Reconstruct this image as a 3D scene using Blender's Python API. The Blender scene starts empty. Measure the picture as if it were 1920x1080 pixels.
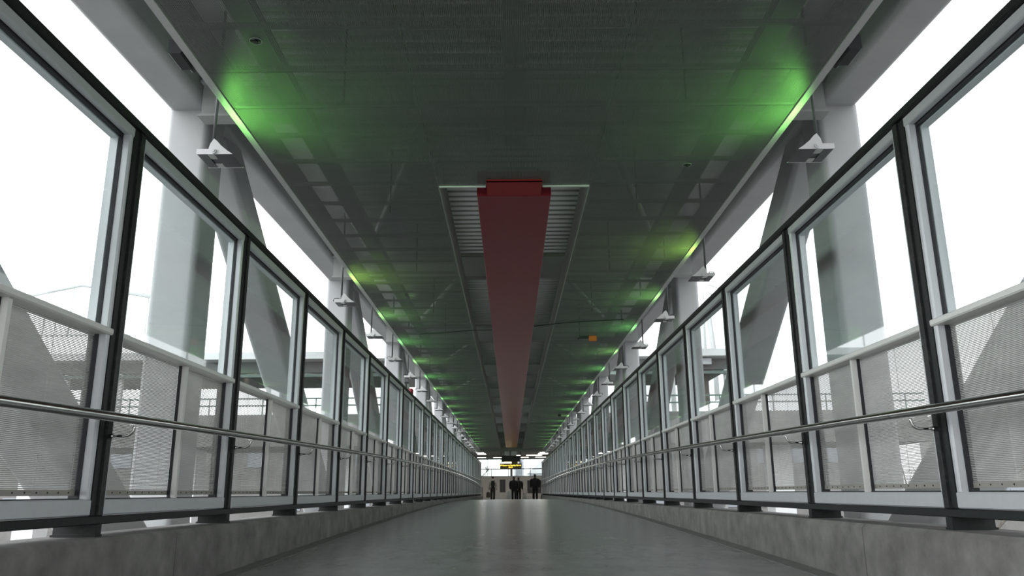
import bpy, math, random
from mathutils import Vector, Matrix
random.seed(7)
SC = bpy.context.scene
COL = SC.collection
# ------------------------------------------------------------------ camera, world, exposure
cam_data = bpy.data.cameras.new('camera')
cam = bpy.data.objects.new('camera', cam_data)
COL.objects.link(cam)
FPX = 1490.0
cam_data.sensor_width = 36.0
cam_data.lens = FPX / 1920 * 36.0
cam_data.clip_start = 0.02
cam_data.clip_end = 1000
_yd = Vector(((958 - 960) / FPX, -(923 - 540) / FPX, 1.0)).normalized()     # bridge axis seen from the camera
_r = math.radians(0.45)
_u = Vector((-math.sin(_r), math.cos(_r), 0.0))
_u = (_u - _yd * _u.dot(_yd)).normalized()
_x = _u.cross(_yd)
# rows: world X, Y, Z in (right, up, forward); Blender camera looks along -Z
_m = Matrix(((_x[0], _x[1], -_x[2]), (_yd[0], _yd[1], -_yd[2]), (_u[0], _u[1], -_u[2])))
cam.matrix_world = Matrix.Translation((-0.055, 0, 0)) @ _m.to_4x4()
SC.camera = cam

world = bpy.data.worlds.new('overcast_sky')
SC.world = world
world.use_nodes = True
bg = world.node_tree.nodes['Background']
bg.inputs['Color'].default_value = (0.96, 0.985, 1.0, 1)
_wt = world.node_tree      # overcast sky, brighter on the side where the sun sits behind the cloud (-X)
_tc = _wt.nodes.new('ShaderNodeTexCoord'); _sx = _wt.nodes.new('ShaderNodeSeparateXYZ'); _mr = _wt.nodes.new('ShaderNodeMapRange')
_wt.links.new(_tc.outputs['Generated'], _sx.inputs[0]); _wt.links.new(_sx.outputs['X'], _mr.inputs['Value'])
_mr.interpolation_type = 'SMOOTHSTEP'
_mr.inputs['From Min'].default_value = -0.9; _mr.inputs['From Max'].default_value = 0.9
_mr.inputs['To Min'].default_value = 4.4; _mr.inputs['To Max'].default_value = 1.6
_wt.links.new(_mr.outputs['Result'], bg.inputs['Strength'])
SC.view_settings.view_transform = 'Standard'
SC.view_settings.look = 'None'
SC.view_settings.exposure = 0.0
SC.view_settings.gamma = 1.0
SC.view_settings.use_curve_mapping = False
SC.cycles.transparent_max_bounces = 32
SC.cycles.max_bounces = 10
SC.cycles.diffuse_bounces = 5
SC.cycles.glossy_bounces = 4

# ------------------------------------------------------------------ helpers
class MB:
    """collects shapes, builds them as one mesh; s=-1 mirrors in x"""
    def __init__(self, s=1):
        self.v = []; self.f = []; self.s = s; self.smooth = []
    def add(self, vs, fs, smooth=False):
        n = len(self.v)
        self.v += [(x * self.s, y, z) for x, y, z in vs]
        for f in fs:
            f = [i + n for i in f]
            if self.s < 0: f.reverse()
            self.f.append(f); self.smooth.append(smooth)
    def box(self, x0, x1, y0, y1, z0, z1, c=0.0):
        if c <= 0:
            vs = [(x, y, z) for z in (z0, z1) for y in (y0, y1) for x in (x0, x1)]
            self.add(vs, [(0, 2, 3, 1), (4, 5, 7, 6), (0, 1, 5, 4), (2, 6, 7, 3), (0, 4, 6, 2), (1, 3, 7, 5)])
        else:
            self.prism([(x0 + c, z0), (x1 - c, z0), (x1, z0 + c), (x1, z1 - c), (x1 - c, z1), (x0 + c, z1), (x0, z1 - c), (x0, z0 + c)], y0, y1)
    def prism(self, pts, y0, y1, axis='y'):
        """extrude a counter-clockwise (x,z) outline along y (or (x,y) outline along z, (y,z) along x)"""
        n = len(pts)
        if axis == 'y':
            vs = [(a, y0, b) for a, b in pts] + [(a, y1, b) for a, b in pts]
        elif axis == 'z':
            vs = [(a, b, y1) for a, b in pts] + [(a, b, y0) for a, b in pts]
        else:
            vs = [(y1, a, b) for a, b in pts] + [(y0, a, b) for a, b in pts]
        fs = [tuple(range(n)), tuple(range(2 * n - 1, n - 1, -1))]
        for i in range(n):
            j = (i + 1) % n
            fs.append((i, n + i, n + j, j))
        self.add(vs, fs)
    def tube(self, path, r, n=10, caps=True):
        path = [Vector(p) for p in path]
        rs = r if isinstance(r, (list, tuple)) else [r] * len(path)
        vs = []; fs = []
        ref = None
        for i, p in enumerate(path):
            t = (path[min(i + 1, len(path) - 1)] - path[max(i - 1, 0)]).normalized()
            if ref is None:
                ref = Vector((0, 0, 1)) if abs(t.z) < 0.9 else Vector((1, 0, 0))
            a = t.cross(ref).normalized(); b = a.cross(t).normalized(); ref = b
            for k in range(n):
                w = 2 * math.pi * k / n
                q = p + (a * math.cos(w) + b * math.sin(w)) * rs[i]
                vs.append(tuple(q))
        for i in range(len(path) - 1):
            for k in range(n):
                k2 = (k + 1) % n
                fs.append((i * n + k, i * n + k2, (i + 1) * n + k2, (i + 1) * n + k))
        self.add(vs, fs, True)
        if caps:
            m = len(self.v) - len(vs)
            f0 = [m + k for k in range(n)]; f1 = [m + (len(path) - 1) * n + k for k in range(n)]
            f0.reverse()
            if self.s < 0: f0.reverse(); f1.reverse()
            self.f += [f0, f1]; self.smooth += [False, False]
    def ball(self, c, rx, ry=None, rz=None, n=12, m=8):
        ry = ry or rx; rz = rz or rx
        vs = [(c[0], c[1], c[2] + rz)]
        for i in range(1, m):
            t = math.pi * i / m
            for k in range(n):
                w = 2 * math.pi * k / n
                vs.append((c[0] + rx * math.sin(t) * math.cos(w), c[1] + ry * math.sin(t) * math.sin(w), c[2] + rz * math.cos(t)))
        vs.append((c[0], c[1], c[2] - rz))
        fs = []
        for k in range(n):
            fs.append((0, 1 + k, 1 + (k + 1) % n))
            for i in range(m - 2):
                a = 1 + i * n
                fs.append((a + k, a + n + k, a + n + (k + 1) % n, a + (k + 1) % n))
            a = 1 + (m - 2) * n
            fs.append((a + k, len(vs) - 1, a + (k + 1) % n))
        self.add(vs, fs, True)
    def build(self, name, mat, parent=None, loc=None):
        me = bpy.data.meshes.new(name)
        me.from_pydata(self.v, [], self.f)
        me.polygons.foreach_set('use_smooth', self.smooth)
        me.update()
        if mat: me.materials.append(mat)
        o = bpy.data.objects.new(name, me)
        COL.objects.link(o)
        if parent: o.parent = parent
        if loc: o.location = loc
        return o

def empty(name, loc=(0, 0, 0), rz=0.0):
    o = bpy.data.objects.new(name, None)
    COL.objects.link(o)
    o.location = loc; o.rotation_euler = (0, 0, rz)
    o.empty_display_size = 0.1
    return o
def tag(o, label=None, cat=None, group=None, kind=None):
    if label: o['label'] = label
    if cat: o['category'] = cat
    if group: o['group'] = group
    if kind: o['kind'] = kind
    return o
def copy_tree(o, parent=None):
    c = o.copy(); COL.objects.link(c)
    if parent: c.parent = parent
    for ch in list(o.children): copy_tree(ch, c)
    return c

ORD = ['', 'first', 'second', 'third', 'fourth', 'fifth', 'sixth', 'seventh', 'eighth', 'ninth', 'tenth', 'eleventh', 'twelfth', 'thirteenth',
       'fourteenth', 'fifteenth', 'sixteenth', 'seventeenth', 'eighteenth', 'nineteenth', 'twentieth', 'twenty-first', 'twenty-second',
       'twenty-third', 'twenty-fourth', 'twenty-fifth', 'twenty-sixth', 'twenty-seventh', 'twenty-eighth', 'twenty-ninth', 'thirtieth', 'thirty-first']
WALL = {-1: 'wall with the red box on top', 1: 'wall under the orange hanging box'}

def camber(y):
    return -0.00045 * (y - 30) ** 2 if y < 30 else -0.0004 * (y - 30) ** 2
def floor_z(y): return -0.295 + (camber(y) if y < 62 else camber(62))

# ------------------------------------------------------------------ materials
def nt(name):
    m = bpy.data.materials.new(name); m.use_nodes = True
    t = m.node_tree
    return m, t, t.nodes['Principled BSDF']
def plain(name, col, rough=0.5, metal=0.0, spec=0.5, emit=None, es=0.0):
    m, t, b = nt(name)
    b.inputs['Base Color'].default_value = (*col, 1)
    b.inputs['Roughness'].default_value = rough
    b.inputs['Metallic'].default_value = metal
    b.inputs['Specular IOR Level'].default_value = spec
    if emit:
        b.inputs['Emission Color'].default_value = (*emit, 1)
        b.inputs['Emission Strength'].default_value = es
    return m
def mottled(name, c0, c1, scale=6.0, detail=6.0, rough=0.7, bump=0.0, metal=0.0, lo=0.35, hi=0.65, spec=0.5, stretch=(1, 1, 1), rough2=None):
    m, t, b = nt(name)
    tc = t.nodes.new('ShaderNodeTexCoord')
    mp = t.nodes.new('ShaderNodeMapping'); mp.inputs['Scale'].default_value = stretch
    n = t.nodes.new('ShaderNodeTexNoise')
    n.inputs['Scale'].default_value = scale; n.inputs['Detail'].default_value = detail; n.inputs['Roughness'].default_value = 0.62
    r = t.nodes.new('ShaderNodeValToRGB')
    r.color_ramp.elements[0].position = lo; r.color_ramp.elements[0].color = (*c0, 1)
    r.color_ramp.elements[1].position = hi; r.color_ramp.elements[1].color = (*c1, 1)
    L = t.links.new
    L(tc.outputs['Object'], mp.inputs['Vector']); L(mp.outputs['Vector'], n.inputs['Vector'])
    L(n.outputs['Fac'], r.inputs['Fac']); L(r.outputs['Color'], b.inputs['Base Color'])
    b.inputs['Roughness'].default_value = rough
    b.inputs['Metallic'].default_value = metal
    b.inputs['Specular IOR Level'].default_value = spec
    if rough2 is not None:
        mr = t.nodes.new('ShaderNodeMapRange')
        mr.inputs['From Min'].default_value = lo; mr.inputs['From Max'].default_value = hi
        mr.inputs['To Min'].default_value = rough; mr.inputs['To Max'].default_value = rough2
        L(n.outputs['Fac'], mr.inputs['Value']); L(mr.outputs['Result'], b.inputs['Roughness'])
    if bump:
        bp = t.nodes.new('ShaderNodeBump'); bp.inputs['Strength'].default_value = bump; bp.inputs['Distance'].default_value = 0.01
        L(n.outputs['Fac'], bp.inputs['Height']); L(bp.outputs['Normal'], b.inputs['Normal'])
    return m

M = {}
M['floor'] = mottled('floor_concrete', (0.20, 0.20, 0.20), (0.26, 0.26, 0.258), 5.0, 8, 0.25, 0.0, stretch=(1, 0.5, 1))
M['curb'] = mottled('curb_concrete', (0.105, 0.102, 0.096), (0.235, 0.23, 0.22), 4.5, 10, 0.85, 0.15, lo=0.3, hi=0.72)
M['strip'] = mottled('gutter_concrete', (0.13, 0.13, 0.125), (0.19, 0.19, 0.185), 9.0, 6, 0.7)
M['alu'] = mottled('satin_aluminium', (0.48, 0.495, 0.51), (0.50, 0.515, 0.53), 25, 2, 0.42, 0.0, metal=0.2)
M['sill'] = plain('skylit_aluminium_sill', (0.62, 0.62, 0.60), 0.4, 0.1)  # lighter copy of the aluminium, skylight on the sill painted into its colour
M['alu_out'] = plain('pale_aluminium', (0.60, 0.62, 0.64), 0.45, 0.2)
M['black'] = mottled('black_steel_paint', (0.009, 0.011, 0.011), (0.017, 0.020, 0.020), 60, 4, 0.5, 0.04, spec=0.25)
M['worn'] = mottled('worn_steel_edge', (0.010, 0.012, 0.012), (0.05, 0.052, 0.05), 30, 8, 0.5, 0.04, lo=0.48, hi=0.78, spec=0.3)
M['gasket'] = plain('black_rubber', (0.012, 0.013, 0.016), 0.6)
M['slat'] = mottled('grey_slat_metal', (0.40, 0.395, 0.385), (0.50, 0.495, 0.48), 8, 4, 0.5, 0.0, metal=0.2, stretch=(1, 0.3, 1))
M['strip_metal'] = plain('riveted_strip_metal', (0.30, 0.285, 0.26), 0.5, 0.3)
M['steel'] = plain('brushed_stainless', (0.56, 0.56, 0.55), 0.13, 1.0)
M['truss'] = mottled('pale_truss_paint', (0.39, 0.40, 0.405), (0.43, 0.44, 0.445), 2.0, 4, 0.5)
M['trim'] = plain('pale_trim_paint', (0.50, 0.51, 0.51), 0.45)
M['fixture'] = plain('white_fixture_paint', (0.70, 0.70, 0.71), 0.4)
M['fixture_dark'] = plain('dark_fixture_body', (0.10, 0.105, 0.11), 0.4, 0.4)
M['reflector'] = plain('lamp_reflector', (0.6, 0.62, 0.6), 0.25, 0.6)
M['red'] = mottled('red_gloss_paint', (0.19, 0.011, 0.024), (0.21, 0.013, 0.028), 3.0, 4, 0.3, 0.0, spec=0.4)
M['red_lit'] = plain('lit_red_plate', (0.26, 0.004, 0.006), 0.5)  # brighter red than the beam because light on the plate is painted in
M['deck'] = plain('galvanised_deck', (0.48, 0.50, 0.49), 0.28, 0.7)
M['beam'] = plain('grey_roof_steel', (0.38, 0.40, 0.39), 0.5, 0.1)
M['lip'] = plain('grey_slot_lip', (0.36, 0.39, 0.37), 0.5)
M['furring'] = plain('grey_furring_channel', (0.26, 0.28, 0.27), 0.45, 0.2)
M['hall'] = mottled('hall_wall_paint', (0.40, 0.385, 0.355), (0.44, 0.425, 0.395), 3, 4, 0.8)
M['hall_soffit'] = plain('hall_soffit_grey', (0.20, 0.195, 0.18), 0.7)
M['lamp_white'] = plain('lit_white_diffuser', (0.9, 0.9, 0.85), 0.5, emit=(1.0, 0.95, 0.82), es=11.0)
M['amber'] = plain('amber_led', (0.2, 0.1, 0.0), 0.5, emit=(1.0, 0.62, 0.06), es=3.0)
M['amber_white'] = plain('lit_cream_panel', (0.9, 0.85, 0.6), 0.5, emit=(1.0, 0.93, 0.6), es=1.6)
M['sign_black'] = plain('sign_black', (0.012, 0.011, 0.008), 0.45)
M['sign_olive'] = plain('sign_brown_tint', (0.14, 0.11, 0.02), 0.4)
M['dark'] = plain('dark_door_paint', (0.03, 0.03, 0.03), 0.5)
M['ground'] = mottled('pale_ground', (0.13, 0.13, 0.125), (0.20, 0.20, 0.195), 0.06, 6, 0.9)
M['bark'] = plain('grey_brown_bark', (0.10, 0.085, 0.07), 0.9)
M['leaf'] = plain('dark_evergreen_leaves', (0.035, 0.06, 0.03), 0.8)
M['station_pale'] = plain('haze_paled_station_metal', (0.72, 0.73, 0.73), 0.5)  # made paler to carry haze and bloom in the colour
M['slab'] = mottled('weathered_slab_concrete', (0.17, 0.165, 0.16), (0.25, 0.245, 0.24), 0.8, 6, 0.85)
M['station_dark'] = plain('dark_station_soffit', (0.16, 0.17, 0.165), 0.7)
M['station_brown'] = plain('brown_station_pier', (0.14, 0.115, 0.105), 0.8)
M['station_green'] = plain('green_grey_steel', (0.15, 0.20, 0.18), 0.6)
M['grey_wall'] = mottled('grey_rendered_wall', (0.16, 0.155, 0.15), (0.21, 0.205, 0.20), 0.5, 5, 0.9)
M['house'] = plain('off_white_render', (0.72, 0.73, 0.75), 0.8)
M['pane_dark'] = plain('dusky_window_pane', (0.25, 0.27, 0.30), 0.3)
M['coat'] = plain('black_coat_cloth', (0.010, 0.011, 0.011), 0.85)
M['coat2'] = plain('charcoal_coat_cloth', (0.014, 0.014, 0.015), 0.85)
M['grey_jacket'] = plain('grey_jacket_cloth', (0.62, 0.60, 0.55), 0.9)
M['dark_sleeve'] = plain('dark_grey_cloth', (0.07, 0.07, 0.065), 0.9)
M['trouser'] = plain('brown_grey_trousers', (0.055, 0.048, 0.042), 0.9)
M['skin'] = plain('skin', (0.45, 0.30, 0.23), 0.6)
M['hair'] = plain('dark_hair', (0.012, 0.010, 0.010), 0.7)
M['bag_white'] = plain('white_plastic_bag', (0.62, 0.64, 0.63), 0.5)
M['bag_brown'] = plain('brown_paper_bag', (0.13, 0.10, 0.085), 0.8)
M['orange'] = plain('orange_plastic', (0.55, 0.10, 0.01), 0.5)
M['red_box'] = plain('dull_red_plastic', (0.25, 0.012, 0.03), 0.45)

# thin glass: clear, faintly tinted, reflecting by angle
def glass_mat():
    m = bpy.data.materials.new('thin_glass'); m.use_nodes = True
    t = m.node_tree; t.nodes.clear()
    o = t.nodes.new('ShaderNodeOutputMaterial'); mx = t.nodes.new('ShaderNodeMixShader')
    tr = t.nodes.new('ShaderNodeBsdfTransparent'); tr.inputs['Color'].default_value = (0.935, 0.965, 0.96, 1)
    gl = t.nodes.new('ShaderNodeBsdfGlossy'); gl.inputs['Roughness'].default_value = 0.02
    fr = t.nodes.new('ShaderNodeFresnel'); ge = t.nodes.new('ShaderNodeNewGeometry')
    ior = t.nodes.new('ShaderNodeMapRange')      # entering side on both faces of the thin pane
    ior.inputs['To Min'].default_value = 1.4; ior.inputs['To Max'].default_value = 1 / 1.4
    t.links.new(ge.outputs['Backfacing'], ior.inputs['Value']); t.links.new(ior.outputs['Result'], fr.inputs['IOR'])
    t.links.new(fr.outputs[0], mx.inputs[0]); t.links.new(tr.outputs[0], mx.inputs[1]); t.links.new(gl.outputs[0], mx.inputs[2])
    t.links.new(mx.outputs[0], o.inputs[0])
    return m
M['glass'] = glass_mat()

# perforated ceiling sheet: square grid of round holes
def perforated():
    m, t, b = nt('perforated_sheet')
    b.inputs['Base Color'].default_value = (0.135, 0.142, 0.137, 1)
    b.inputs['Roughness'].default_value = 0.45
    L = t.links.new
    tc = t.nodes.new('ShaderNodeTexCoord'); sp = t.nodes.new('ShaderNodeSeparateXYZ')
    L(tc.outputs['Object'], sp.inputs[0])
    def mth(op, a, bb=None):
        n = t.nodes.new('ShaderNodeMath'); n.operation = op
        for i, q in enumerate((a, bb)):
            if q is None: continue
            if isinstance(q, (int, float)): n.inputs[i].default_value = q
            else: L(q, n.inputs[i])
        return n.outputs[0]
    p = 0.012
    ax = mth('SUBTRACT', mth('FRACT', mth('DIVIDE', sp.outputs['X'], p)), 0.5)
    ay = mth('SUBTRACT', mth('FRACT', mth('DIVIDE', sp.outputs['Y'], p)), 0.5)
    d2 = mth('ADD', mth('MULTIPLY', ax, ax), mth('MULTIPLY', ay, ay))
    hole = mth('LESS_THAN', d2, 0.385 ** 2)
    tr = t.nodes.new('ShaderNodeBsdfTransparent'); mx = t.nodes.new('ShaderNodeMixShader')
    L(hole, mx.inputs[0]); L(b.outputs[0], mx.inputs[1]); L(tr.outputs[0], mx.inputs[2])
    L(mx.outputs[0], t.nodes['Material Output'].inputs['Surface'])
    return m
M['perf'] = perforated()

# ------------------------------------------------------------------ the setting: floor, curbs, ceiling, roof
Y_END = 61.0
def strip_mesh(x0, x1, y0, y1, step, dz, thick):
    """a cambered slab following the walkway"""
    mb = MB(); ys = []
    y = y0
    while y < y1 - 1e-6: ys.append(y); y += step
    ys.append(y1)
    vs = []; fs = []
    for y in ys:
        z = floor_z(y) + dz
        vs += [(x0, y, z), (x1, y, z), (x1, y, z - thick), (x0, y, z - thick)]
    for i in range(len(ys) - 1):
        a = 4 * i; b = a + 4
        for k in range(4):
            fs.append((a + k, a + (k + 1) % 4, b + (k + 1) % 4, b + k))
    fs = [tuple(reversed(f)) for f in fs]
    fs.append((0, 1, 2, 3)); n = 4 * (len(ys) - 1); fs.append((n + 3, n + 2, n + 1, n))
    mb.add(vs, fs)
    return mb
floor = strip_mesh(-1.99, 1.99, -3, Y_END, 1.0, 0.0, 0.25).build('floor', M['floor'])
tag(floor, 'smooth dark grey concrete walkway rising to a crest', kind='structure')
for s, sd in ((-1, 'left'), (1, 'right')):
    g = strip_mesh(1.995 if s > 0 else -2.14, 2.14 if s > 0 else -1.995, -3, Y_END, 1.0, 0.004, 0.2).build('trim_%d' % (1 if s < 0 else 2), M['strip'])
    tag(g, 'narrow concrete gutter strip along the foot of the curb', kind='structure')
    # curb segments
    joints = [-3.0] + [5.2 - 3.9 + 3.9 * k for k in range(0, 16)]
    joints = [j for j in joints if j < Y_END] + [Y_END]
    cr = empty('curb_' + sd)
    tag(cr, 'low grey concrete curb carrying the wall posts', kind='structure')
    for a, b in zip(joints[:-1], joints[1:]):
        c = MB(s)
        c.prism([(2.145, -1.15), (2.60, -1.15), (2.60, -0.225), (2.56, -0.212), (2.17, -0.21), (2.145, -0.235)], a + 0.005, b - 0.005)
        c.build('curb_segment', M['curb'], cr)

# ceiling: perforated panels, side trims, central slot lips, furring above
CZ = 2.93
ceil = empty('ceiling')
tag(ceil, 'grey perforated metal ceiling with a long central slot', kind='structure')
def perf_panel(x0, x1, y0, y1):
    b = MB(); b.box(x0, x1, y0, y1, CZ, CZ + 0.003)
    b.build('perforated_panel', M['perf'], ceil)
SLOT_Y = 7.35
joint_ys = [-2.7, -0.4, 1.84, 4.04, 5.14, 5.69, 7.345] + [7.345 + 2.75 * k for k in range(1, 19)]
joint_ys = [y for y in joint_ys if y < 56.0] + [57.0]
for a, b in zip(joint_ys[:-1], joint_ys[1:]):
    perf_panel(-2.2, -0.752, a + 0.003, b - 0.003)
    perf_panel(0.752, 2.2, a + 0.003, b - 0.003)
    if b <= SLOT_Y: perf_panel(-0.746, 0.746, a + 0.003, b - 0.003)
for s in (-1, 1):
    t = MB(s)
    t.box(2.212, 2.268, -2.7, 57.0, CZ - 0.006, CZ + 0.05)
    t.build('edge_trim', M['trim'], ceil)
    q = MB(s); q.box(2.272, 2.284, -2.7, 57.0, 3.02, 3.36); q.build('light_block_fascia', M['beam'], ceil)  # added board, its height set to hold back light crossing the roof void
    l = MB(s)
    l.box(0.745, 0.75, SLOT_Y, 54.0, CZ - 0.0, CZ + 0.36)
    l.build('slot_lip', M['lip'], ceil)
    for xx in (1.35,):
        for k in range(21):
            y = 3.2 + 2.5 * k
            r = MB(s); r.tube([(xx, y, CZ + 0.04), (xx, y, 3.70)], 0.008, 6)
            r.build('hanger_rod', M['black'], ceil)
e = MB(); e.box(-0.74, -0.28, SLOT_Y - 0.01, SLOT_Y + 0.012, CZ - 0.012, CZ + 0.02); e.box(0.28, 0.74, SLOT_Y - 0.01, SLOT_Y + 0.012, CZ - 0.012, CZ + 0.02)
e.build('slot_end_strip', M['fixture'], ceil)
yy = 2.4
while yy < 55:
    f = MB()
    for x0, x1 in ((-2.19, -0.78), (0.78, 2.19)): f.box(x0, x1, yy - 0.02, yy + 0.02, CZ + 0.004, CZ + 0.035)
    if yy < 7: f.box(-0.72, 0.72, yy - 0.02, yy + 0.02, CZ + 0.004, CZ + 0.035)
    f.build('furring_channel', M['furring'], ceil)
    yy += 0.545

# roof deck: corrugated sheet, ribs across the bridge
roof = empty('roof')
tag(roof, 'corrugated metal roof deck above the perforated ceiling', kind='structure')
prof = []
y = -3.0
while y < 57.5:
    prof += [(y, 3.70), (y + 0.07, 3.70), (y + 0.09, 3.75), (y + 0.16, 3.75)]
    y += 0.18
vs = []; fs = []
for y, z in prof: vs += [(-2.30, y, z), (2.30, y, z)]
for i in range(len(prof) - 1): fs.append((2 * i, 2 * i + 2, 2 * i + 3, 2 * i + 1))
n0 = len(vs)
vs += [(-2.95, -3, 4.0), (2.95, -3, 4.0), (2.95, 58.5, 4.0), (-2.95, 58.5, 4.0)]
fs.append((n0, n0 + 1, n0 + 2, n0 + 3))
d = MB(); d.add(vs, fs); d.build('corrugated_deck', M['deck'], roof)
# cross beams (steel I-sections) and centre purlin above the ceiling
for k in range(-2, 9):
    y = 12.3 + 5.6 * k
    b = MB()
    b.box(-2.88, 2.88, y - 0.09, y + 0.09, 3.34, 3.36); b.box(-2.88, 2.88, y - 0.01, y + 0.01, 3.36, 3.68); b.box(-2.88, 2.88, y - 0.09, y + 0.09, 3.68, 3.698)
    b.build('roof_beam', M['beam'], roof)
for x in (-1.9, 0.0, 1.9):
    b = MB(); b.box(x - 0.09, x + 0.09, -2.9, 7.1 if x == 0 else 55.8, 3.24, 3.335)
    b.build('purlin', M['furring'], roof)
for s in (-1, 1):
    for y0 in (1.1, 6.72, 12.32, 17.92, 23.52):
        b = MB(s); b.tube([(0.8, y0 + 0.1, 3.45), (2.1, y0 + 4.4, 3.45)], 0.045, 8); b.build('roof_brace', M['beam'], roof)

# ------------------------------------------------------------------ side walls: rails (structure), posts and glazed panels (things)
Y0 = {-1: 4.435, 1: 4.375}
NPOST = 29
for s, sd in ((-1, 'left'), (1, 'right')):
    w = empty('wall_' + sd); tag(w, 'glazed side wall of the covered footbridge', kind='structure')
    b = MB(s)
    b.box(2.235, 2.46, 0.4, Y_END, 2.106, 2.155, 0.006); b.box(2.255, 2.44, 0.4, Y_END, 2.155, 2.17, 0.005)
    b.build('top_rail', M['black'], w)
    b = MB(s); b.box(2.252, 2.45, 0.4, Y_END, -0.147, -0.104, 0.004); b.build('bottom_rail', M['black'], w)

def make_post(s):
    r = empty('steel_post')
    b = MB(s)
    b.box(2.258, 2.385, -0.112, -0.05, -0.103, 2.105, 0.004)
    b.build('mullion', M['black'], r)
    b = MB(s)
    b.box(2.246, 2.388, -0.05, 0.0, -0.103, 2.105, 0.004)
    b.build('post_plate', M['worn'], r)
    b = MB(s)
    b.box(2.246, 2.47, -0.06, 0.002, -0.198, -0.1475); b.box(2.242, 2.48, -0.065, 0.006, -0.2095, -0.198)
    b.build('foot', M['black'], r)
    return r

def make_panel(s):
    """a bay between two posts: origin at the far post; runs y -2.0 .. -0.115"""
    r = empty('glazed_panel')
    ya, yb = -1.998, -0.114
    a = MB(s)      # inner frame
    for y0, y1 in ((ya, ya + 0.042), (yb - 0.042, yb)):
        a.prism([(2.266, y0), (2.302, y0), (2.302, y1), (2.266, y1), (2.258, y1 - 0.012), (2.258, y0 + 0.012)], -0.018, 2.045, 'z')
    a.box(2.258, 2.302, ya, yb, 2.045, 2.105, 0.006)
    a.box(2.258, 2.302, ya, yb, -0.101, -0.018, 0.006)
    a.build('inner_frame', M['alu'], r)
    g = MB(s)      # rubber gasket ring round the glass and the lower opening
    for y0, y1 in ((ya + 0.008, ya + 0.048), (yb - 0.048, yb - 0.008)): g.box(2.3025, 2.325, y0, y1, -0.06, 2.09)
    g.box(2.3025, 2.325, ya + 0.048, yb - 0.048, 2.03, 2.09); g.box(2.3025, 2.325, ya + 0.048, yb - 0.048, -0.06, -0.012)
    g.build('gasket', M['gasket'], r)
    p = MB(s); p.box(2.309, 2.317, ya + 0.045, yb - 0.045, 0.88, 2.04); p.build('glass_pane', M['glass'], r)
    o = MB(s)      # outer frame behind the glass
    for y0, y1 in ((ya + 0.008, ya + 0.056), (yb - 0.056, yb - 0.008)): o.box(2.3255, 2.372, y0, y1, 0.885, 2.09)
    o.box(2.3255, 2.372, ya + 0.056, yb - 0.056, 2.02, 2.09)
    o.build('outer_frame', M['alu_out'], r)
    q = MB(s)      # sill rail with a sloped nose
    q.prism([(2.246, 0.866), (2.252, 0.858), (2.375, 0.858), (2.375, 0.884), (2.308, 0.897), (2.252, 0.895), (2.246, 0.889)], ya, yb)
    q.build('sill', M['sill'], r)
    mid = (ya + yb) / 2 + 0.06
    q = MB(s); q.box(2.272, 2.306, mid - 0.014, mid + 0.014, -0.018, 0.858, 0.0)
    mm = q.build('lower_mullion', M['sill'], r)
    q = MB(s); q.box(2.3065, 2.325, mid - 0.022, mid + 0.022, -0.018, 0.858); q.build('mullion_gasket', M['gasket'], mm)
    for y0, y1 in ((ya + 0.05, mid - 0.018), (mid + 0.018, yb - 0.05)):
        q = MB(s); z = 0.034
        while z < 0.853:
            q.prism([(2.328, z), (2.332, z - 0.001), (2.332, z + 0.0035), (2.328, z + 0.0045)], y0, y1)
            z += 0.0086
        k = y0 + 0.12
        while k < y1:
            q.box(2.332, 2.3335, k - 0.002, k + 0.002, 0.03, 0.857); k += 0.33
        sc = q.build('slat_screen', M['slat'], r)
        q = MB(s); q.box(2.3255, 2.3345, y0, y1, 0.002, 0.031)
        k = y0 + 0.09; nf = len(q.f)
        while k < y1 - 0.03:
            q.ball((2.3255, k, 0.017), 0.005, n=6, m=4); k += 0.095
        st = q.build('rivet_strip', M['strip_metal'], sc)
        st.data.materials.append(M['gasket'])
        for pf in st.data.polygons[nf:]: pf.material_index = 1
    return r

post = {}; pan = {}
for s in (-1, 1):
    for k in range(NPOST):
        y = Y0[s] + 2.0 * k
        if k == 0: post[s] = make_post(s); p = post[s]
        else: p = copy_tree(post[s])
        p.location = (0, y, 0)
        tag(p, '%s black steel post from the near end, %s' % (ORD[k + 1], WALL[s]), 'post', 'black posts of the side walls')
        if k == 0: pan[s] = make_panel(s); p = pan[s]
        else: p = copy_tree(pan[s])
        p.location = (0, y, 0)
        tag(p, '%s glass and slat bay from the near end, %s' % (ORD[k + 1], WALL[s]), 'wall panel', 'grey framed bays of the side walls')

# handrails with their brackets
for s in (-1, 1):
    h = empty('handrail', (0, 0, 0))
    tag(h, 'brushed steel handrail tube on curled brackets, ' + WALL[s], 'handrail')
    X = 2.10
    path = [(X, y, floor_z(y) + 0.99) for y in [0.6 + 0.6 * k for k in range(97)]]
    path += [(X, 58.35, floor_z(58.35) + 0.97), (X, 58.42, floor_z(58.4) + 0.90), (X, 58.42, floor_z(58.4) + 0.01)]
    b = MB(s); b.tube(path, 0.0255, 14); b.build('rail_tube', M['steel'], h)
    proto = None
    for k in range(NPOST - 2):
        y = Y0[s] + 2.0 * k - 0.025
        z = floor_z(y) + 0.99
        if proto is None:
            b = MB(s)
            pts = [(2.2395, 0, -0.085), (2.16, 0, -0.085)] + [(2.16 - 0.045 * math.sin(w), 0, -0.04 - 0.045 * math.cos(w)) for w in (0.4, 0.8, 1.2, 1.57)] + [(2.115, 0, -0.012)]
            b.tube(pts, 0.0075, 8); b.tube([(2.2395, 0, -0.085), (2.222, 0, -0.085)], 0.014, 10); b.box(2.09, 2.125, -0.03, 0.03, -0.03, -0.022)
            proto = b.build('bracket', M['steel'], h); o = proto
        else:
            o = proto.copy(); COL.objects.link(o); o.parent = h
        o.location = (0, y, z)

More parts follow.
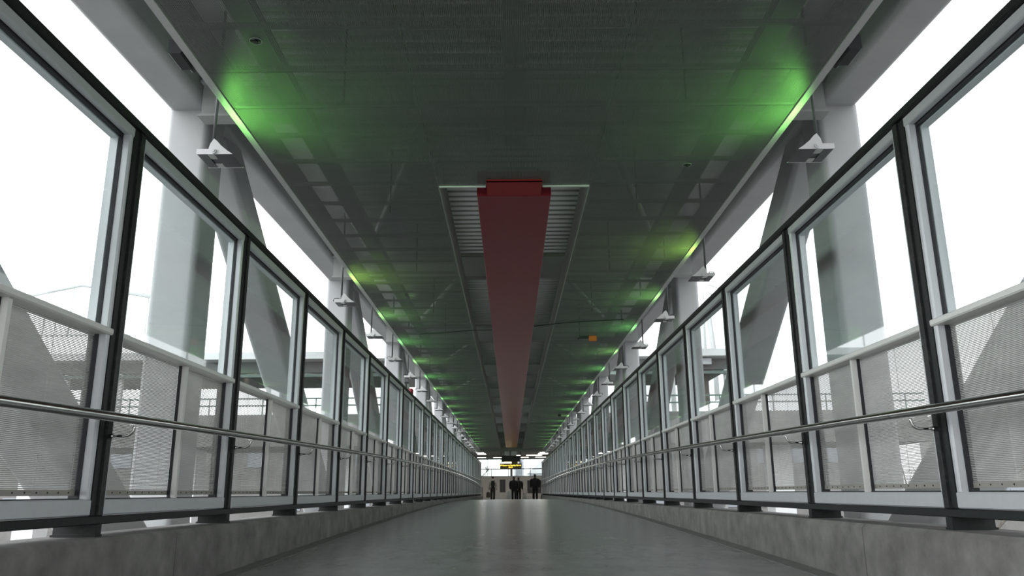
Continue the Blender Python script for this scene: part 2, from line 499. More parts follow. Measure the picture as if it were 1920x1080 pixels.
# ------------------------------------------------------------------ truss outside the walls
def chz(y): return 3.557 + (-0.00045 * (y - 30) ** 2 + 0.00045 * (6.93 - 30) ** 2)
COLY = [6.93 + 6.72 * k for k in range(8)]
SIDE = {-1: 'outside the red box wall', 1: 'outside the orange box wall'}
def rr(x0, x1, z0, z1, r, n=7):
    pts = []
    for cx, cz, a0 in ((x1 - r, z0 + r, -90), (x1 - r, z1 - r, 0), (x0 + r, z1 - r, 90), (x0 + r, z0 + r, 180)):
        for i in range(n + 1):
            w = math.radians(a0 + 90 * i / n); pts.append((cx + r * math.cos(w), cz + r * math.sin(w)))
    return pts
def sweep(b, rings):
    n = len(rings[0]); vs = []; fs = []
    for g in rings: vs += g
    for i in range(len(rings) - 1):
        for k in range(n): fs.append((n * i + k, n * i + (k + 1) % n, n * (i + 1) + (k + 1) % n, n * (i + 1) + k))
    fs.append(tuple(range(n - 1, -1, -1))); m = n * (len(rings) - 1); fs.append(tuple(range(m, m + n)))
    b.add(vs, [tuple(reversed(f)) for f in fs])
    return b
for s in (-1, 1):
    ys = [-3 + k for k in range(60)]
    def chord(z0, z1):
        return sweep(MB(s), [[(x, y, z) for x, z in rr(2.9, 3.3, z0(y), z1(y), 0.075)] for y in ys])
    c = chord(chz, lambda y: chz(y) + 0.5).build('truss_chord', M['truss'])
    tag(c, 'pale upper box beam of the bridge truss, ' + SIDE[s], 'beam', 'pale truss of the bridge')
    c = chord(lambda y: chz(y) - 4.55, lambda y: chz(y) - 4.05).build('truss_chord', M['truss'])
    tag(c, 'pale lower box beam of the bridge truss, ' + SIDE[s], 'beam', 'pale truss of the bridge')
    for k, y in enumerate(COLY):
        b = MB(s); b.prism(rr(2.9, 3.3, y, y + 0.45, 0.06), max(chz(y), chz(y + 0.45)) - 4.045, min(chz(y), chz(y + 0.45)) + 0.02, 'z')
        c = b.build('truss_column', M['truss'])
        tag(c, '%s pale box column from the near end, %s' % (ORD[k + 1], SIDE[s]), 'column', 'pale truss of the bridge')
    for k in range(-1, 7):
        y = 6.93 + 6.72 * k
        # lower-near edge passes Z = 2.05 at y+2.47 with slope -0.68
        dz = chz(y) - chz(6.93)
        top = min(chz(y), chz(y + 1.3)) - 0.003; bot = max(chz(y + 6.72), chz(y + 5.6)) - 4.045
        ya = y + 0.44; yb = y + 6.73
        D = Vector((0, 0.827, -0.562)); N = Vector((0, 0.562, 0.827))
        base = Vector((0, y + 2.47, 2.05 + dz))
        g0 = []; g1 = []
        for x, q in rr(2.905, 3.295, 0.0, 0.42, 0.06):
            p = base + N * q
            t0 = max((ya + 0.013 - p.y) / D.y, (top - p.z) / D.z); t1 = min((yb - 0.013 - p.y) / D.y, (bot - p.z) / D.z)
            a = p + D * t0; c = p + D * t1
            g0.append((x, a.y, a.z)); g1.append((x, c.y, c.z))
        b = sweep(MB(s), [g0, g1])
        c = b.build('truss_diagonal', M['truss'])
        tag(c, '%s pale sloping brace from the near end, %s' % (ORD[k + 2], SIDE[s]), 'brace', 'pale truss of the bridge')

# ------------------------------------------------------------------ green uplights hanging beside the ceiling edge
def make_flood(s):
    r = empty('floodlight')
    def plate(y0, y1):
        p = MB(s)
        # outline in (x,z), x grows outwards; fin slopes to the inside
        pts = [(-0.145, -0.022), (0.135, -0.022), (0.135, 0.022), (0.045, 0.022), (0.035, 0.065), (0.008, 0.108), (-0.02, 0.085), (-0.05, 0.05), (-0.10, 0.008)]
        p.prism(pts, y0, y1)
        return p
    plate(-0.135, -0.128).build('end_plate', M['fixture'], r)
    plate(0.128, 0.135).build('end_plate', M['fixture'], r)
    b = MB(s)
    b.prism([(-0.14, -0.021), (0.0, -0.021), (0.0, -0.008), (-0.105, -0.004)], -0.127, 0.127)
    b.box(0.0, 0.06, -0.127, 0.127, -0.011, -0.004)
    b.prism([(0.06, -0.021), (0.13, -0.021), (0.13, 0.02), (0.115, 0.02), (0.10, -0.004), (0.06, -0.004)], -0.127, 0.127)
    b.build('body', M['fixture_dark'], r)
    for y0, y1 in ((-0.125, -0.03), (0.06, 0.125)):
        b = MB(s); b.box(-0.0, 0.06, y0, y1, -0.018, -0.012); b.build('reflector', M['reflector'], r)
    b = MB(s); b.tube([(0.0, -0.152, 0.0), (0.0, -0.128, 0.0)], 0.021, 12); b.tube([(0.0, -0.158, 0.0), (0.0, -0.152, 0.0)], 0.012, 10); b.build('knob', M['fixture'], r)
    b = MB(s); b.tube([(0.07, 0.02, 0.0), (0.07, 0.02, 1.439)], 0.013, 8); b.box(0.045, 0.095, -0.01, 0.05, -0.004, 0.03); b.build('hanging_rod', M['fixture_dark'], r)
    b = MB(s); b.tube([(0.07, -0.02, 0.03), (0.10, -0.05, 0.055), (0.15, -0.06, 0.05), (0.17, -0.03, 0.025), (0.14, 0.0, 0.012)], 0.005, 6); b.build('power_cable', M['gasket'], r)
    ld = bpy.data.lights.new('green_lamp', 'SPOT')
    ld.energy = 40.0; ld.color = (0.27, 1.0, 0.16); ld.spot_size = math.radians(150); ld.spot_blend = 0.9; ld.shadow_soft_size = 0.03
    lo = bpy.data.objects.new('green_lamp', ld); COL.objects.link(lo); lo.parent = r
    lo.location = (-0.02 * s, 0.0, 0.04)
    dirv = Vector((-0.85 * s, 0.12, 0.52)).normalized()
    lo.rotation_euler = dirv.to_track_quat('-Z', 'Y').to_euler()
    return r, lo
FL = {-1: [5.80, 10.72, 13.15, 15.60, 18.05], 1: [5.78, 9.50, 11.95, 14.35, 16.95]}
for s in (-1, 1):
    while FL[s][-1] < 52: FL[s].append(FL[s][-1] + 2.47)
for s in (-1, 1):
    base = None
    for k, y in enumerate(FL[s]):
        if base is None: base, lo = make_flood(s); o = base
        else: o = copy_tree(base)
        o.location = (2.32 * s, y, 2.56)
        for ch in o.children:
            if ch.type == 'LIGHT':
                ld = ch.data.copy(); ch.data = ld
                if k == 1: ld.color = (0.52, 1.0, 0.14); ld.energy = 26
                elif k > 1: ld.color = (0.28 if k % 2 else 0.40, 1.0, 0.24); ld.energy = 24
        tag(o, '%s small white floodlight from the near end, hanging over the %s' % (ORD[k + 1], 'red box wall' if s < 0 else 'orange box wall'), 'floodlight', 'green uplights along the ceiling edges')

# ------------------------------------------------------------------ red spine beam in the ceiling slot
r = empty('red_beam', (0, 7.55, 2.90)); tag(r, 'long dark red box beam running along the ceiling slot', 'beam')
b = MB(); b.box(-0.375, 0.375, 0.0, 46.5, 0.0, 0.27, 0.006); b.build('channel', M['red'], r)
b = MB(); b.box(-0.27, 0.27, -0.37, 0.0, 0.004, 0.014); b.box(-0.27, 0.27, -0.37, -0.36, 0.004, 0.03); b.build('end_plate', M['red_lit'], r)
for k in range(9):
    y = 1.2 + 5.6 * k
    for sx in (-1, 1): b = MB(); b.tube([(0.3 * sx, y, 0.27), (0.3 * sx, y, 0.799)], 0.012, 6); b.build('hanger', M['black'], r)

# ------------------------------------------------------------------ small fittings
b = MB(-1); b.box(-0.06, 0.06, -0.10, 0.10, 0.0, 0.16, 0.01)
r = empty('red_box', (0, 0, 0)); r.location = (-2.34, 18.3, 2.1705)
tag(r, 'small dull red box with a black bracket on the top rail', 'alarm box')
b = MB(); b.box(-0.05, 0.05, -0.08, 0.08, 0.0, 0.15, 0.01); b.ball((0.02, -0.09, 0.09), 0.055, n=10, m=6); b.build('case', M['red_box'], r)
b = MB(); b.box(-0.12, -0.055, -0.10, 0.06, 0.0, 0.03); b.box(-0.12, -0.10, -0.03, 0.03, 0.0, 0.30); b.box(-0.14, -0.055, -0.05, 0.05, 0.28, 0.31); b.build('bracket', M['gasket'], r)

r = empty('hanging_tag', (1.50, 15.2, 2.90)); tag(r, 'small orange box with a dark arm hung under the ceiling', 'box')
b = MB(); b.box(-0.02, 0.13, -0.03, 0.03, -0.07, 0.028, 0.006); b.build('orange_case', M['orange'], r)
b = MB(); b.box(-0.20, -0.02, -0.02, 0.02, -0.02, 0.0285); b.box(-0.24, -0.20, -0.015, 0.015, -0.03, 0.0); b.build('arm', M['gasket'], r)
r = MB(); r.box(-0.06, 0.06, -0.05, 0.05, -0.05, 0.0295, 0.01)
o = r.build('ceiling_box', M['gasket'], None, (1.86, 31.3, 2.90)); tag(o, 'small black box fixed under the far green ceiling', 'box')
for s in (-1, 1):
    b = MB(s); b.box(0.0, 0.09, -0.11, 0.11, -0.05, 0.06, 0.008); b.tube([(0.045, 0.10, 0.0), (0.045, 0.22, 0.01)], 0.02, 8)
    o = b.build('junction_box', M['gasket'], None, (2.276 * s, 4.95, 2.96))
    tag(o, 'small black junction box on the ceiling trim above the ' + ('red box wall' if s < 0 else 'orange box wall'), 'junction box')
def sprinkler(x, y, label):
    r = empty('sprinkler', (x, y, CZ - 0.0005)); tag(r, label, 'sprinkler', 'sprinkler heads')
    b = MB(); n = 24
    b.tube([(0.04 * math.cos(2 * math.pi * k / n), 0.04 * math.sin(2 * math.pi * k / n), -0.004) for k in range(n + 1)], 0.004, 6, caps=False); b.build('ring', M['furring'], r)
    b = MB(); b.tube([(0, 0, 0.003), (0, 0, -0.02)], 0.012, 8); b.box(-0.04, 0.04, -0.005, 0.005, -0.006, -0.001); b.build('head', M['gasket'], r)
sprinkler(-1.73, 4.72, 'small ring sprinkler under the ceiling near the first red box wall floodlight')
sprinkler(1.60, 6.85, 'small sprinkler under the ceiling near the first orange box wall floodlight')
b = MB(); b.tube([(-1.75, 14.85, 2.914), (-0.9, 14.55, 2.913), (0.0, 14.2, 2.912), (0.9, 13.9, 2.913), (1.9, 13.65, 2.914)], 0.007, 6)
# the cable crosses above the red beam's underside, so it is split round it
b = MB()
b.tube([(-1.75, 14.85, 2.921), (-0.9, 14.55, 2.92), (-0.752, 14.50, 2.921), (-0.40, 14.4, 2.905), (-0.385, 14.39, 2.90)], 0.007, 6)
o = b.build('ceiling_cable', M['gasket']); tag(o, 'thin dark cable slung under the ceiling from the red box side to the beam', 'cable')
b = MB(); b.tube([(0.385, 14.1, 2.90), (0.40, 14.1, 2.905), (0.752, 13.97, 2.921), (1.2, 13.8, 2.92), (1.95, 13.65, 2.921)], 0.007, 6)
o = b.build('ceiling_cable', M['gasket']); tag(o, 'thin dark cable slung under the ceiling from the beam to the orange box side', 'cable')

# ------------------------------------------------------------------ end hall beyond the bridge
HZ = floor_z(62)
b = MB(); b.box(-8, 8, Y_END + 0.002, 70.3, HZ - 0.25, HZ); o = b.build('floor_hall', M['floor']); tag(o, 'grey hall floor at the far end', kind='structure')
b = MB(); b.box(-8, 8, 57.01, 70.3, 2.80, 3.2); o = b.build('ceiling_hall', M['hall_soffit']); tag(o, 'grey soffit of the hall at the far end', kind='structure')
b = MB(); b.box(-3.4, 3.4, 58.6, 58.8, 3.201, 4.3); o = b.build('wall_bulkhead', M['hall_soffit']); tag(o, 'grey end wall over the hall soffit', kind='structure')
b = MB(); b.box(-8, 8, 64.0, 64.25, 2.68, 2.799); o = b.build('ceiling_hall_beam', M['hall_soffit']); tag(o, 'soffit beam across the far hall', kind='structure')
wl = empty('wall_back'); tag(wl, 'beige grey lower wall of the far hall', kind='structure')
b = MB()
b.box(-8, -1.0, 70.0, 70.2, HZ, 1.32); b.box(-0.52, 1.35, 70.0, 70.2, HZ, 1.32); b.box(2.55, 8, 70.0, 70.2, HZ, 1.32); b.box(-1.0, -0.52, 70.0, 70.2, 1.06, 1.32); b.box(-1.0, -0.52, 70.0, 70.2, HZ, 0.0)
b.box(1.35, 2.55, 70.0, 70.2, 0.98, 1.32); b.box(1.35, 2.55, 70.0, 70.2, HZ, -0.1)
b.build('wall_face', M['hall'], wl)
b = MB(); b.box(-1.0, -0.52, 70.05, 70.15, 0.0, 1.06); o = b.build('door_1', M['dark']); tag(o, 'dark narrow panel in the far hall wall', kind='structure')
b = MB(); b.box(1.35, 2.55, 70.14, 70.19, -0.1, 0.98); o = b.build('door_2', M['dark']); tag(o, 'dark recess in the far hall wall behind the person', kind='structure')
win = empty('window_1', (0, 70.0, 0)); tag(win, 'tall glazed screen of the far hall', kind='structure')
b = MB()
b.box(-8, 8, 0.02, 0.10, 1.91, 1.98); b.box(-8, 8, 0.0, 0.14, 1.321, 1.36); b.box(-8, 8, 0.0, 0.14, 2.74, 2.799)
for x in (-6.5, -5, -3.4, -2.05, -1.72, -0.25, 1.62, 3.3, 4.9, 6.5): b.box(x - 0.025, x + 0.025, 0.03, 0.09, 1.36, 2.74 if x in (-2.05, 1.62, -5) else 1.91)
b.build('window_frame', M['station_dark'], win)
b = MB(); b.box(-0.10, 0.10, -0.02, 0.14, 1.36, 2.74); b.build('centre_post', M['station_dark'], win)
b = MB(); b.box(-8, 8, 0.05, 0.06, 1.36, 2.74); b.build('glass_pane', M['glass'], win)
for s in (-1, 1):
    b = MB(s); b.box(8.0, 8.2, 61, 70.3, HZ - 0.2, 3.2); o = b.build('wall_hall_%s' % ('left' if s < 0 else 'right'), M['hall']); tag(o, 'side wall of the far hall', kind='structure')
# hall ceiling lamps
lamps = [(-2.25, 58.0, 0.55, 0.35, 2.80), (2.32, 58.0, 0.55, 0.35, 2.80), (-2.20, 60.2, 0.6, 1.2, 2.80), (2.35, 60.2, 0.7, 1.4, 2.80),
         (-2.42, 66.0, 0.68, 0.9, 2.80), (-1.12, 66.0, 0.68, 0.9, 2.80), (1.10, 66.0, 0.6, 0.9, 2.80), (2.40, 66.0, 0.85, 0.9, 2.80), (0.55, 62.6, 0.3, 0.5, 2.80), (1.75, 62.6, 1.2, 0.5, 2.80)]
LT = ['short strip lamp where the green ceiling ends, red box side', 'short strip lamp where the green ceiling ends, orange box side', 'broad lit panel past the ceiling end, red box side',
      'broad lit panel past the ceiling end, orange box side', 'outer strip lamp over the hall glazing, red box side', 'inner strip lamp beside the hanging sign, red box side',
      'inner strip lamp beside the hanging sign, orange box side', 'outer strip lamp over the hall glazing, orange box side', 'tiny lit strip beside the grey boxes on the soffit', 'long dim lit strip on the soffit, orange box side']
for (x, y, w, l, z), lab in zip(lamps, LT):
    r = empty('ceiling_lamp', (x, y, z)); tag(r, lab, 'ceiling lamp', 'lit lamps of the far hall')
    b = MB(); b.box(-w / 2 - 0.02, w / 2 + 0.02, -l / 2 - 0.02, l / 2 + 0.02, -0.04, -0.0005); b.build('housing', M['hall_soffit'], r)
    b = MB(); b.box(-w / 2, w / 2, -l / 2, l / 2, -0.055, -0.0405); b.build('diffuser', M['lamp_white'], r)
# grey boxes at the end of the red beam
for x, w, lab in ((-0.31, 0.34, 'narrow pale grey box at the far end of the red beam'), (0.18, 0.42, 'wide pale grey box at the far end of the red beam')):
    b = MB(); b.box(-w / 2, w / 2, -0.15, 0.15, -0.27, -0.0005, 0.01); o = b.build('junction_box', M['trim'], None, (x, 57.4, 2.80)); tag(o, lab, 'junction box')
# hanging dark box and amber sign
r = empty('hanging_sign', (-0.05, 57.8, 1.60)); tag(r, 'black hanging LED sign with amber lettering', 'sign')
b = MB(); b.box(-0.76, 0.76, 0, 0.18, 0.0, 0.38, 0.012); b.build('case', M['sign_black'], r)
b = MB(); b.box(-0.72, 0.72, -0.003, -0.0005, 0.03, 0.36); b.build('screen', M['sign_olive'], r)
for txt, x, z, sz in (('Welcome to Sunday Street', -0.02, 0.205, 0.135), ('12:17', -0.02, 0.065, 0.135)):
    cu = bpy.data.curves.new('lettering', 'FONT'); cu.body = txt; cu.size = sz; cu.align_x = 'CENTER'; cu.extrude = 0.002; cu.offset = 0.004
    tmp = bpy.data.objects.new('lettering', cu)
    me = bpy.data.meshes.new_from_object(tmp); bpy.data.objects.remove(tmp)
    o = bpy.data.objects.new('lettering', me); COL.objects.link(o); o.parent = r
    o.location = (x, -0.006, z); o.rotation_euler = (math.pi / 2, 0, 0)
    me.materials.clear(); me.materials.append(M['amber'])
for x in (-0.7, 0.7):
    b = MB(); b.tube([(x, 0.09, 0.375), (x, 0.09, 1.199)], 0.02, 8); b.build('hanger', M['sign_black'], r)
r = empty('lit_panel', (-0.05, 58.05, 1.985)); tag(r, 'cream lit strip panel between the dark box and the sign', 'light panel')
b = MB(); b.box(-0.48, 0.06, 0, 0.05, 0.0, 0.131); b.box(0.50, 0.55, 0, 0.05, 0.0, 0.131); b.build('lit_face', M['amber_white'], r)
b = MB(); b.box(0.061, 0.499, 0.0, 0.05, 0.0, 0.131); b.build('dark_face', M['sign_olive'], r)
r = empty('hanging_box', (-0.05, 58.0, 2.125)); tag(r, 'wide black box hung under the soffit above the amber sign', 'box')
b = MB(); b.box(-0.66, 0.66, 0, 0.5, -0.01, 0.40, 0.01); b.build('case', M['sign_black'], r)
for x in (-0.4, 0.4):
    b = MB(); b.tube([(x, 0.25, 0.39), (x, 0.25, 0.674)], 0.03, 8); b.build('hanger', M['sign_black'], r)

# ------------------------------------------------------------------ people at the far end
def skin_mesh(name, pts, edges, radii, mat, parent, root=0, sub=1):
    me = bpy.data.meshes.new(name); me.from_pydata(pts, edges, []); me.update()
    o = bpy.data.objects.new(name, me); COL.objects.link(o); o.parent = parent
    md = o.modifiers.new('skin', 'SKIN'); md.use_smooth_shade = True
    sv = me.skin_vertices[0].data if me.skin_vertices else None
    if sv is None:
        bpy.context.view_layer.objects.active = o
        sv = me.skin_vertices[0].data
    for i, rr in enumerate(radii):
        sv[i].radius = rr if isinstance(rr, tuple) else (rr, rr)
        sv[i].use_root = (i == root)
    ss = o.modifiers.new('sub', 'SUBSURF'); ss.levels = sub; ss.render_levels = sub + 1
    me.materials.append(mat)
    return o
def person(loc, rz, h, label, coat, trouser, hat, coat_len=0.48, stride=0.14, wide=1.0, arm_l=0.0, arm_r=0.0, hood=False, sleeve=None):
    """stands facing +y (seen from behind); h = height in metres, all sizes for 1.75"""
    r = empty('person', loc, rz); tag(r, label, 'person')
    k = h / 1.75
    P = lambda x, y, z: (x * k, y * k, z * k)
    st = stride
    # one continuous body: pelvis root, spine, neck, head, arms, legs
    pts = [P(0, 0, 0.95), P(0, 0, 1.15), P(0, 0, 1.36), P(0, 0.0, 1.49), P(0, 0.02, 1.58), P(0, 0.03, 1.68)]
    rad = [0.10, 0.10, 0.105, 0.06, (0.072, 0.088), (0.068, 0.085)]
    ed = [(0, 1), (1, 2), (2, 3), (3, 4), (4, 5)]
    def chain(start, items):
        a = start
        for p, rr in items:
            pts.append(P(*p)); rad.append(rr); ed.append((a, len(pts) - 1)); a = len(pts) - 1
        return a
    hands = []
    for sx, ax in ((-1, arm_l), (1, arm_r)):
        hand = chain(2, [((sx * 0.19, 0, 1.40), 0.055), ((sx * 0.25, -0.01 + ax * 0.3, 1.13), 0.042), ((sx * 0.27, 0.05 + ax, 0.90), 0.030), ((sx * 0.272, 0.065 + ax, 0.83), (0.020, 0.036))])
        hands.append((sx, ax))
        f = sx * -st
        chain(0, [((sx * 0.09, 0.0, 0.90), 0.085), ((sx * 0.10, f * 0.55 + 0.03, 0.50), 0.058), ((sx * 0.10, f, 0.10), 0.040), ((sx * 0.11, f + 0.13, 0.035), (0.040, 0.03))])
    rad = [tuple(q * k for q in (x if isinstance(x, tuple) else (x, x))) for x in rad]
    body = skin_mesh('body', pts, ed, rad, M['skin'], r)
    # fingers rooted in the palms
    fb = MB()
    for sx, ax in hands:
        for i, (dy, ln) in enumerate(((-0.026, 0.062), (-0.009, 0.075), (0.009, 0.080), (0.026, 0.070))):
            x, y, z = sx * 0.272, 0.065 + ax + dy, 0.825
            fb.tube([P(x, y, z), P(x - sx * 0.004, y + 0.004, z - ln * 0.55), P(x - sx * 0.018, y + 0.008, z - ln)], [0.009 * k, 0.0085 * k, 0.007 * k], 6)
        x, y, z = sx * 0.262, 0.10 + ax, 0.855
        fb.tube([P(x, y, z), P(x - sx * 0.008, y + 0.022, z - 0.028), P(x - sx * 0.016, y + 0.026, z - 0.058)], [0.011 * k, 0.010 * k, 0.008 * k], 6)
    fb.build('fingers', M['skin'], body)
    fc = MB()   # nose, ears and eyes on the far side of the head
    fc.ball(P(0, 0.125, 1.635), 0.014 * k, 0.022 * k, 0.024 * k, 8, 6)
    for sx in (-1, 1): fc.ball(P(sx * 0.076, 0.03, 1.635), 0.012 * k, 0.022 * k, 0.034 * k, 8, 6); 
    fc.build('face_features', M['skin'], body)
    fe = MB()
    for sx in (-1, 1): fe.ball(P(sx * 0.032, 0.108, 1.655), 0.012 * k, 0.01 * k, 0.008 * k, 8, 6)
    fe.ball(P(0, 0.108, 1.588), 0.026 * k, 0.01 * k, 0.007 * k, 8, 6)
    fe.build('eyes_and_mouth', M['hair'], body)
    # coat: torso with sleeves that hang clear of the body
    def loft(b, rings, n=18):
        sweep(b, [[P(cx + rx * math.cos(2 * math.pi * i / n), cy + ry * math.sin(2 * math.pi * i / n), z) for i in range(n)] for cx, cy, z, rx, ry in rings])
        for i in range(len(b.smooth) - (len(rings) - 1) * n - 2, len(b.smooth) - 2): b.smooth[i] = True
    cb = MB(); hem = 1.44 - coat_len; w = wide
    loft(cb, [(0, 0, hem, 0.215 * w, 0.165), (0, 0, hem + 0.04, 0.22 * w, 0.17), (0, 0, 1.08 if hem < 1.04 else hem + 0.06, 0.205 * w, 0.16), (0, 0, 1.22, 0.205 * w, 0.16),
              (0, 0, 1.34, 0.215 * w, 0.155), (0, 0, 1.42, 0.21 * w, 0.135), (0, 0, 1.465, 0.16 * w, 0.11), (0, 0.005, 1.50, 0.10, 0.095), (0, 0.01, 1.545, 0.082, 0.085)])
    for sx, ax in hands:
        cb.tube([P(sx * 0.15 * w, 0, 1.41), P(sx * 0.215 * w, 0, 1.385), P(sx * 0.245 * w, -0.01 + ax * 0.15, 1.27), P(sx * 0.258 * w, -0.01 + ax * 0.3, 1.13), P(sx * 0.272, 0.03 + ax * 0.75, 0.98), P(sx * 0.274, 0.048 + ax, 0.89)],
                [0.085 * k, 0.082 * k, 0.076 * k, 0.07 * k, 0.06 * k, 0.052 * k], 12)
    cb.build('coat', coat, r)
    tb = MB()
    loft(tb, [(0, 0, 0.86, 0.17, 0.13), (0, 0, 0.94, 0.175, 0.135), (0, 0, 1.04, 0.16, 0.125)])
    for sx in (-1, 1):
        f = sx * -st
        tb.tube([P(sx * 0.085, 0.0, 0.93), P(sx * 0.09, f * 0.15, 0.78), P(sx * 0.10, f * 0.55 + 0.03, 0.50), P(sx * 0.10, f * 0.9, 0.2), P(sx * 0.10, f, 0.075)], [0.088 * k, 0.095 * k, 0.078 * k, 0.072 * k, 0.075 * k], 12)
    tb.build('trousers', trouser, r)
    sb = MB()
    for sx in (-1, 1):
        f = sx * -st
        sb.ball(P(sx * 0.105, f + 0.07, 0.042), 0.048 * k, 0.14 * k, 0.042 * k, 10, 6)
    sb.build('shoes', M['gasket'], r)
    hb = MB()
    if hat:
        hb.ball(P(0, 0.02, 1.70), 0.098 * k, 0.115 * k, 0.085 * k, 12, 8); hb.ball(P(0, 0.02, 1.665), 0.102 * k, 0.118 * k, 0.03 * k, 12, 6); hb.ball(P(0, 0.02, 1.795), 0.035 * k, n=8, m=6)
        hb.build('knit_hat', M['hair'], r)
    else:
        hb.ball(P(0, 0.012, 1.69), 0.086 * k, 0.105 * k, 0.075 * k, 12, 8); hb.ball(P(0, -0.025, 1.63), 0.078 * k, 0.07 * k, 0.09 * k, 12, 8)
        hb.build('hair', M['hair'], r)
    if hood:
        q = MB(); q.ball(P(0, -0.07, 1.50), 0.13 * k, 0.08 * k, 0.07 * k, 12, 6); q.build('hood', coat, r)
    return r
def standing(x, y): return (x, y, (floor_z(y) if y < Y_END else HZ) + 0.001)
YP = 59.0
def at(px, Y): return (px - 958) / 1490 * Y * 1.0 - 0.055 - 0.008 * 0
person(standing(at(925, YP), YP), 0.0, 1.72, 'person in a pale grey jacket and knit hat with a black backpack', M['grey_jacket'], M['trouser'], True, 0.42, 0.10, 0.95, 0.05, -0.03, hood=True)
person(standing(at(963.5, YP), YP), 0.0, 1.72, 'person in a long black coat beside the shopping trolley walker, carrying the white bag', M['coat'], M['coat2'], False, 0.62, 0.10, 1.12, 0.02, 0.0)
person(standing(at(972, YP + 0.9), YP + 0.9), -0.05, 1.71, 'person in a black coat pushing the small wheeled frame', M['coat2'], M['coat'], False, 0.50, 0.12, 1.10, 0.0, 0.16)
person(standing(at(1002, YP + 0.6), YP + 0.6), 0.04, 1.90, 'person in a black jacket and trousers walking alone', M['coat'], M['coat2'], False, 0.46, 0.12, 1.12, 0.0, 0.0)
# backpack
p1 = standing(at(925, YP), YP)
r = empty('backpack', (p1[0] + 0.01, p1[1] - 0.325, p1[2] + 1.02)); tag(r, 'black backpack worn over the pale grey jacket', 'backpack')
b = MB(); b.ball((0, 0, 0.18), 0.155, 0.10, 0.26, 14, 10); b.ball((0, -0.05, 0.08), 0.11, 0.08, 0.12, 12, 8); b.build('pack', M['gasket'], r)
b = MB()
for sx in (-1, 1): b.tube([(0.10 * sx, 0.03, 0.38), (0.12 * sx, 0.12, 0.44), (0.13 * sx, 0.22, 0.44)], 0.022, 6)
b.build('strap', M['gasket'], r)
def bag(name, loc, w, h, mat, label):
    r = empty(name, loc); tag(r, label, 'bag')
    b = MB(); b.prism([(-w / 2, 0.03), (-w / 3, 0.0), (w / 3, 0.0), (w / 2, 0.04), (w * 0.46, h * 0.8), (w * 0.25, h), (-w * 0.25, h), (-w * 0.44, h * 0.75)], -0.07, 0.07); b.build('bag_body', mat, r)
    b = MB(); b.tube([(-w * 0.22, 0, h - 0.01), (-w * 0.1, 0, h + 0.13), (w * 0.1, 0, h + 0.13), (w * 0.22, 0, h - 0.01)], 0.008, 6); b.build('handles', mat, r)
    return r
bag('carrier_bag', (p1[0] - 0.33, p1[1] + 0.11, p1[2] + 0.27), 0.30, 0.40, M['bag_brown'], 'brown bag hanging from the hand of the person with the backpack')
p2 = standing(at(963.5, YP), YP)
bag('carrier_bag', (p2[0] - 0.37, p2[1] + 0.09, p2[2] + 0.17), 0.32, 0.53, M['bag_white'], 'white plastic carrier bag held by the person in the long black coat')
p3 = standing(at(972, YP + 0.9), YP + 0.9)
r = empty('walking_frame', (p3[0] + 0.44, p3[1] + 0.12, p3[2])); tag(r, 'small wheeled frame with a pale bag beside the two people in black', 'walker')
b = MB()
for sx in (-1, 1):
    b.tube([(0.12 * sx, -0.12, 0.06), (0.10 * sx, 0.02, 0.55), (0.10 * sx, 0.12, 0.84), (0.10 * sx, 0.24, 0.86)], 0.014, 6); b.tube([(0.12 * sx, 0.25, 0.06), (0.10 * sx, 0.02, 0.55)], 0.014, 6)
b.tube([(-0.10, 0.02, 0.55), (0.10, 0.02, 0.55)], 0.014, 6); b.build('frame', M['gasket'], r)
for sx in (-1, 1):
    for y in (-0.12, 0.25):
        b = MB(); b.tube([(0.12 * sx - 0.015, y, 0.062), (0.12 * sx + 0.015, y, 0.062)], 0.06, 12); b.build('wheel', M['gasket'], r)
b = MB(); b.box(-0.11, 0.11, -0.10, 0.10, 0.14, 0.45, 0.03); b.build('bag', M['bag_white'], r)

